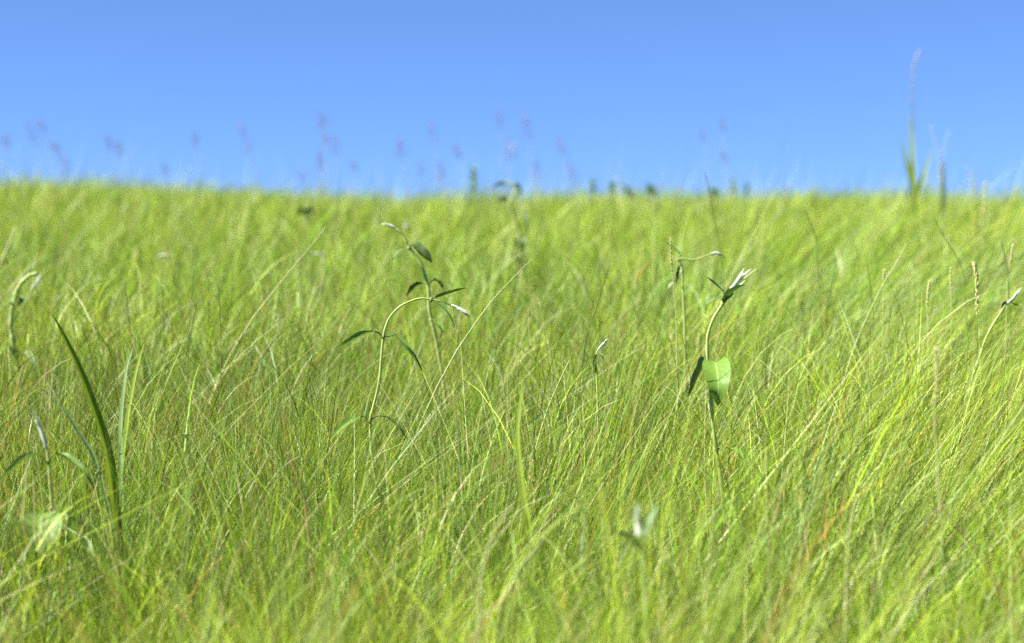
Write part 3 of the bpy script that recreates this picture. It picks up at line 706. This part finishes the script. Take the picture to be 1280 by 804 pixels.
stalk('blurred pale stalk leaning right at the bottom centre', 1.55, [(641, 632), (625, 652), (612, 680), (603, 715), (600, 750)], 4.5, M_STRAW)
stalk('blurred tan stalk lying low at the bottom centre, leaning right', 1.42, [(655, 726), (638, 742), (618, 760), (600, 785)], 4, M_RUST)
stalk('thin dark stalk leaning right beside the slim herb with the hanging leaf', 2.75, [(764, 320), (756, 350), (745, 385), (733, 420), (728, 450)], 1.6, M_DARKST)

# ------------------------------------------------------------------ seed heads against the sky
HEADS = [
 (7, 172, 190, 0, 15, 'cut by the far left edge'),
 (40, 155, 185, 4, 16, 'left one of the close pair furthest left'),
 (54, 152, 172, 5, 17, 'right one of the close pair furthest left'),
 (72, 180, 200, 6, 14, 'leaning and pale, just right of the close pair'),
 (84, 195, 222, 6, 16, 'low, at the foot of the pale leaning one'),
 (137, 172, 192, 3, 13, 'left one of the second, faint pair from the left'),
 (150, 180, 202, 2, 14, 'right one of the second, faint pair from the left'),
 (207, 208, 226, 3, 13, 'lowest of all, just touching the grass, left half'),
 (245, 166, 190, 3, 15, 'alone with clear sky on both sides, left half'),
 (308, 154, 200, 9, 15, 'longest of all and leaning to the left'),
 (404, 145, 172, 2, 20, 'darkest and highest of the cluster left of centre'),
 (407, 174, 186, 0, 14, 'directly beneath the darkest one left of centre'),
 (420, 172, 200, 1, 15, 'tall and faint, beside the darkest one'),
 (400, 193, 220, 1, 15, 'low and faint, lowest under the darkest one'),
 (442, 204, 220, 1, 11, 'small, two steps right of the darkest one'),
 (378, 216, 234, 3, 14, 'low and greenish, left of the darkest one'),
 (502, 174, 206, 3, 16, 'dense and slanting, above the hooked herb tip'),
 (526, 204, 226, 0, 13, 'low and pale, right of the dense slanting one'),
 (541, 155, 188, 2, 15, 'tall and faint, between slanting one and leafy top'),
 (552, 206, 230, 3, 13, 'low and faint, left of the tallest leafy top'),
 (573, 184, 202, 4, 13, 'small, above and left of the tallest leafy top'),
 (625, 142, 168, 2, 18, 'high, above left of the herb breaking the skyline'),
 (636, 178, 208, 1, 18, 'with a white tuft, above herb breaking the skyline'),
 (659, 143, 182, 4, 17, 'high, right of the white tufted one'),
 (671, 205, 228, 1, 13, 'low, under the high one right of the tufted one'),
 (703, 174, 202, 5, 14, 'slender, midway from white tufted one to low tops'),
 (715, 204, 234, 4, 16, 'low and open, left of the low leafy tops'),
 (879, 162, 182, 2, 7, 'faint, directly over the thin dark stalk'),
 (903, 150, 168, 1, 7, 'faint and highest, right of the thin dark stalk'),
 (906, 190, 208, 4, 8, 'faint and lower, above the narrow leafy top'),
]
for i, (x, t, b, tl, w, lab) in enumerate(HEADS):
    d = 9.2 + (i * 37 % 10) * .24; k = d / FPX
    axis = [(x - tl, t), (x, (t + b) / 2), (x + tl * .8, b)]
    st = to_ground(smooth(px(d, axis + [(x + tl * 1.6, b + 30), (x + tl * 2.2, 252), (x + tl * 2.4, 275)]), 4))
    root = empty('seed_stalk', st[-1], 'purple seed head on the skyline, ' + lab, 'grass seed head', 'purple seed heads above the crest')
    mb = MB(); tube(mb, st, .0012, .0022, 5); mb.build('stem', M_STRAW, root)
    hb = MB(); panicle(hb, smooth(px(d, axis), 5), w * k * .95, 7 + int((b - t) * .25)); hb.build('seed_head', M_PURPLE, root)
    if i == 22:
        wm = MB(); wool_tip(wm, px(d, [(639, 190), (641, 184), (643, 179)]), .008, 5, .1); wm.build('tuft', M_WOOL, root)
stalk('whitish stalk slanting left over the skyline, among the low leafy tops', 9.5, [(771, 222), (780, 232), (790, 246), (796, 262)], 5, M_STRAW)

# ------------------------------------------------------------------ light, sky, camera
SUN_EL, SX, SY = 46.0, -.95, -.30
az = math.atan2(SX, SY)
sd = Vector((math.sin(az) * math.cos(rad(SUN_EL)), math.cos(az) * math.cos(rad(SUN_EL)), math.sin(rad(SUN_EL))))
sl = bpy.data.lights.new('sun', 'SUN'); sl.energy = 5.0; sl.angle = rad(.53); sl.color = (1, .955, .88)
so = bpy.data.objects.new('sun', sl); COL.objects.link(so)
so.rotation_euler = (-sd).to_track_quat('-Z', 'Y').to_euler(); so.location = (0, 0, 20)
w = bpy.data.worlds.new('World'); S.world = w; w.use_nodes = True
nt = w.node_tree; nt.nodes.clear()
sky = nt.nodes.new('ShaderNodeTexSky'); sky.sky_type = 'NISHITA'; sky.sun_disc = False
sky.sun_elevation = rad(SUN_EL); sky.sun_rotation = az
sky.altitude = 2000; sky.air_density = 0.5; sky.dust_density = 0.0; sky.ozone_density = 8.0
bg = nt.nodes.new('ShaderNodeBackground'); bg.inputs[1].default_value = .057
out = nt.nodes.new('ShaderNodeOutputWorld')
nt.links.new(sky.outputs[0], bg.inputs[0]); nt.links.new(bg.outputs[0], out.inputs[0])

cam = bpy.data.cameras.new('camera'); co = bpy.data.objects.new('camera', cam); COL.objects.link(co)
cam.sensor_width = 36; cam.lens = FPX / 1280 * 36
cam.clip_start = .02; cam.clip_end = 3000
co.rotation_euler = (rad(90) + PITCH, 0, 0)
cam.dof.use_dof = True; cam.dof.focus_distance = 2.4; cam.dof.aperture_fstop = cam.lens / 13.8
S.camera = co
S.view_settings.view_transform = 'Standard'; S.view_settings.look = 'None'
S.view_settings.exposure = 2.27; S.view_settings.gamma = 1
S.cycles.max_bounces = 8; S.cycles.diffuse_bounces = 4; S.cycles.transmission_bounces = 5; S.cycles.glossy_bounces = 2
S.cycles.sample_clamp_indirect = 6
S.cycles.use_denoising = False
S.cycles.denoiser = 'OPENIMAGEDENOISE'; S.cycles.denoising_input_passes = 'RGB_ALBEDO_NORMAL'; S.cycles.denoising_prefilter = 'NONE'
